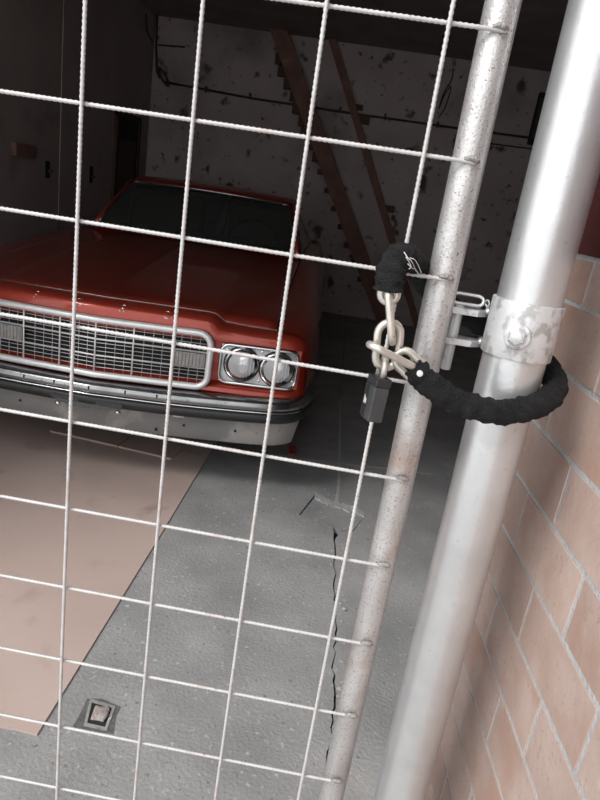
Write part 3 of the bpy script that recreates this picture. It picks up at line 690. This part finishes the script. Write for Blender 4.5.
# drain: square patch with a stone stuck in the hole
D = [P2(92, 703), P2(112, 709), P2(105, 728), P2(87, 724)]
cx = sum(p[0] for p in D)/4; cy = sum(p[1] for p in D)/4
dr = empty('floor_drain', (cx, cy, 0)); tag(dr, 'small square drain hole in a dark patch of the floor', 'drain')
def rl(p, k=1): return ((p[0]-cx)*k, (p[1]-cy)*k)
outer = [rl(P2(u, v)) for u, v in ((87, 699), (101, 699), (121, 707), (116, 716), (113, 734), (93, 732), (72, 728), (79, 716))]
prism('dark_patch', outer, -.001, .0015, M_DARKC, dr)
inn = [rl(p) for p in D]
for i in range(4):
    a, b = inn[i], inn[(i+1) % 4]; k = 1.28
    prism('drain_rim', [a, b, (b[0]*k, b[1]*k), (a[0]*k, a[1]*k)], -.001, .004, M_CONC, dr)
prism('drain_hole', inn, .0010, .0017, M_DIRT, dr)
bm = bmesh.new(); bmesh.ops.create_icosphere(bm, subdivisions=3, radius=1)
for v in bm.verts:
    k = 1+.12*math.sin(5*v.co.x+2)*math.cos(4*v.co.y)+random.uniform(-.04, .04)
    c = v.co.copy(); m_ = max(abs(c.x), abs(c.y)); 
    v.co = Vector((math.copysign(abs(c.x)**.6, c.x)*.0215*k, math.copysign(abs(c.y)**.6, c.y)*.026*k, c.z*.006*k))
me = bpy.data.meshes.new('stone'); bm.to_mesh(me); bm.free()
stn = link('stone', me, M_STONE, None, True); stn.location = (cx+.002, cy+.003, .0065); stn.rotation_euler = (0, 0, .1); tag(stn, 'flat pinkish stone lying in the square floor drain', 'stone')
# loose chips along the crack
def chip(p, s, label):
    bm = bmesh.new(); bmesh.ops.create_icosphere(bm, subdivisions=1, radius=1)
    for v in bm.verts: v.co = Vector((v.co.x*s*random.uniform(.7, 1.2), v.co.y*s*random.uniform(.7, 1.3), v.co.z*s*random.uniform(.4, .6)))
    zmin = min(v.co.z for v in bm.verts)
    for v in bm.verts: v.co.z -= zmin
    me = bpy.data.meshes.new('concrete_chip'); bm.to_mesh(me); bm.free()
    o = link('concrete_chip', me, M_PATCH); o.location = (*p, 0); o.rotation_euler = (0, 0, random.uniform(0, 3)); tag(o, label, 'rubble', 'chips of concrete along the floor crack')
for u, v, s in ((338, 604, .008), (342, 610, .010), (340, 622, .007), (338, 690, .010), (336, 697, .007), (340, 683, .006), (337, 716, .007), (341, 596, .006), (339, 640, .006)):
    chip(P2(u+2, v), s, 'small pale chip of broken concrete beside the floor crack')
chip(P2(352, 507), .009, 'pale concrete chip on the broken floor edge, right of the joint')
chip(P2(320, 500), .009, 'pale concrete chip on the broken floor edge, left of the joint')
# red wheel chock
wp = atZ(291, 455)
V = [(-.018, -.035, 0), (.018, -.035, 0), (.018, .04, 0), (-.018, .04, 0), (-.018, -.028, .012), (.018, -.028, .012), (.018, .035, .035), (-.018, .035, .035)]
ck = raw('wheel_chock', V, [(3, 2, 1, 0), (4, 5, 6, 7), (0, 1, 5, 4), (1, 2, 6, 5), (2, 3, 7, 6), (3, 0, 4, 7)], M_CHOCK); ck.location = (wp.x, wp.y+.02, 0); ck.rotation_euler = (0, 0, R_(3)); tag(ck, 'small red wedge on the floor below the bumper end', 'chock')

# ================================================================ THINGS ON THE WALLS
# stair stringers leaning across the back wall
def plank(name, a, b, w, th, yb, mat, parent=None):
    a, b = Vector(a), Vector(b); d = (b-a).normalized(); n_ = Vector((d.z, 0, -d.x))
    V = [p+n_*s*w/2+Vector((0, q, 0)) for p in (a, b) for s in (-1, 1) for q in (0, th)]
    F = [(0, 1, 3, 2), (4, 6, 7, 5), (0, 2, 6, 4), (1, 5, 7, 3), (0, 4, 5, 1), (2, 3, 7, 6)]
    return raw(name, V, F, mat, parent)
def stringer(pb, pt_, w, th, y, label, edge_blocks, mat_c, side):
    bx_ = pb.x+ (pt_.x-pb.x)*(0-pb.z)/(pt_.z-pb.z); tx_ = pb.x+(pt_.x-pb.x)*(ZC-pb.z)/(pt_.z-pb.z)
    e = empty('stair_stringer', (bx_, y, 0)); tag(e, label, 'timber')
    A, B = Vector((0, 0, 0)), Vector((tx_-bx_, 0, ZC)); d = (B-A).normalized(); n_ = Vector((d.z, 0, -d.x))
    # cut level with floor and ceiling
    hw_ = w/2/abs(n_.x)
    V = [Vector((p.x+s*hw_, q, p.z)) for p in (A, B) for s in (-1, 1) for q in (0, th)]
    raw('beam', V, [(0, 1, 3, 2), (4, 6, 7, 5), (0, 2, 6, 4), (1, 5, 7, 3), (0, 4, 5, 1), (2, 3, 7, 6)], M_WOOD, e)
    for z, ww, hh in edge_blocks:
        p = A+(B-A)*(z/ZC); x0 = p.x+side*hw_; x1 = x0+side*ww
        box('cleat_or_plaster', min(x0, x1)-(.02 if side > 0 else 0), max(x0, x1)+(.02 if side < 0 else 0), .01, th-.005, z-hh/2, z+hh/2, mat_c, e)
    return e
YS1 = YB-.16
bB, bT = atY(383, 318, YS1), atY(274, 18, YS1)
stringer(bB, bT, .185, .07, YS1, 'thick red-brown timber stair stringer leaning across the back wall', [(.5+.20*i, .055, .06) for i in range(7)]+[(1.86+.125*i, .05+.035*((i*7) % 5)/4, .115) for i in range(9)], M_WOODD, -1)  # upper touching blocks stand in for a jagged strip of broken plaster
YS2 = YB-.09
tB, tT = atY(395, 250, YS2), atY(327, 22, YS2)
stringer(tB, tT, .085, .05, YS2, 'thin red-brown timber rail sloping across the back wall', [(.9, .09, .09), (1.4, .10, .08), (2.36, .12, .11), (2.48, .08, .06)], M_WOODD, 1)
# conduit along the back wall
cz = [atY(165, 82, YB-.025), atY(250, 98, YB-.025), atY(350, 113, YB-.025), atY(470, 130, YB-.025), atY(540, 139, YB-.025)]
cd = empty('wall_conduit', cz[0]); tag(cd, 'dark horizontal cable conduit clipped along the back wall', 'conduit')
P = [p-cz[0] for p in cz]; tube('pipe', P, .013, M_CABLE, cd, seg=8)
for i, u in enumerate((168, 207, 252, 300, 343, 388, 440, 490)):
    t = (u-165)/(540-165); p = P[0].lerp(P[-1], t); box('clip', p.x-.012, p.x+.012, -.018, .025, p.z-.045, p.z+.02, M_CABLE, cd)
cvz = [atY(157.5, 12, YB-.03), atY(156, 45, YB-.03), atY(157, 72, YB-.03), atY(160, 78, YB-.03)]
vc = empty('wall_cable', cvz[-1]); tag(vc, 'dark cable running up the back corner with a looped coil', 'cable')
tube('cable', [p-cvz[-1] for p in cvz], .014, M_CABLE, vc, seg=8)
for k in range(3):
    tube('coil', [Vector((.03+.035*math.cos(a)+.05*math.sin(a)+k*.014, -.008*k, .03-.085*math.sin(a)-k*.012)) for a in [2*math.pi*i/16 for i in range(16)]], .008, M_CABLE, vc, seg=6, closed=True)
tb = atY(158, 45, YB-.02); tt = atY(185, 47, YB-.02)
tube('branch_cable', [tb-cvz[-1], tt-cvz[-1]], .009, M_CABLE, vc, seg=6)
lc = [atX(146, 14, XL+.02), atX(147, 32, XL+.02), atX(152, 41, XL+.02)]
lcb = empty('wall_cable', lc[-1]); tag(lcb, 'short dark cable drop on the left wall near the corner', 'cable')
tube('cable', [p-lc[-1] for p in lc], .010, M_CABLE, lcb, seg=6)
l2 = [atY(478, 142, YB-.02), atY(540, 150, YB-.02)]
c2 = empty('wall_cable', l2[0]); tag(c2, 'faint second cable on the back wall between pipe stile and post', 'cable'); tube('cable', [Vector((0, 0, 0)), l2[1]-l2[0]], .008, M_CABLE, c2, seg=6)
# added box standing in for an irregular dark mark on the back wall
bxp = atY(538, 118, YB)
jb = empty('wall_mark_box', (bxp.x, YB, bxp.z)); tag(jb, 'dark narrow block standing in for a dark mark on the back wall just left of the post', 'box')
box('mark_body', -.06, .06, -.09, 0, -.30, .26, M_BLACK, jb, .01); box('mark_face', -.045, .045, -.10, -.085, -.24, .2, M_CABLE, jb, .005)
hwp = atY(453, 68, YB-.02)
hwr = empty('hanging_wire', hwp); tag(hwr, 'thin dark twisted wire hanging on the back wall left of the pipe stile', 'wire')
tube('wire', catmull([(0, 0, 0), (.01, 0, -.12), (-.05, 0, -.28), (-.07, 0, -.45), (-.04, 0, -.30), (.02, 0, -.20), (.0, 0, -.42), (-.06, 0, -.55)], 5), .007, M_CABLE, hwr, seg=6)
# slots / brackets on the left wall
for u, v0, v1, lab in ((47, 161, 178, 'small dark slot bracket on the left wall left of the cord'), (91, 166, 183, 'small dark slot bracket on the left wall nearest the doorway')):
    a, b = atX(u, v0, XL), atX(u, v1, XL)
    e = empty('wall_bracket', (XL, a.y, b.z)); tag(e, lab, 'bracket')
    box('plate', 0, .012, -.035, .035, 0, a.z-b.z, M_BLACK, e, .003); box('hook', .012, .05, -.012, .012, .05, .075, M_CABLE, e, .003)
a = atX(22, 150, XL); e = box('wall_shelf_block', 0, .04, -.16, .12, -.05, .05, M_WOOD); e.location = (XL, a.y, a.z); tag(e, 'short brown wooden block fixed on the left wall', 'block')
# hanging cord
cpx = atY(58, 224, 4.0)
hc = empty('plumb_line', (cpx.x, 4.0, cpx.z)); tag(hc, 'thin pale cord hanging from the ceiling beside the car', 'cord')
tube('cord', [Vector((-.0, 0, ZC-cpx.z)), Vector((0.0, 0, 0))], .0026, M_CORD, hc, seg=6)
tube('hook', catmull([(0, 0, .02), (0, 0, -.03), (.015, 0, -.055), (.03, 0, -.04), (.028, 0, -.025)], 4), .007, M_CABLE, hc, seg=6)
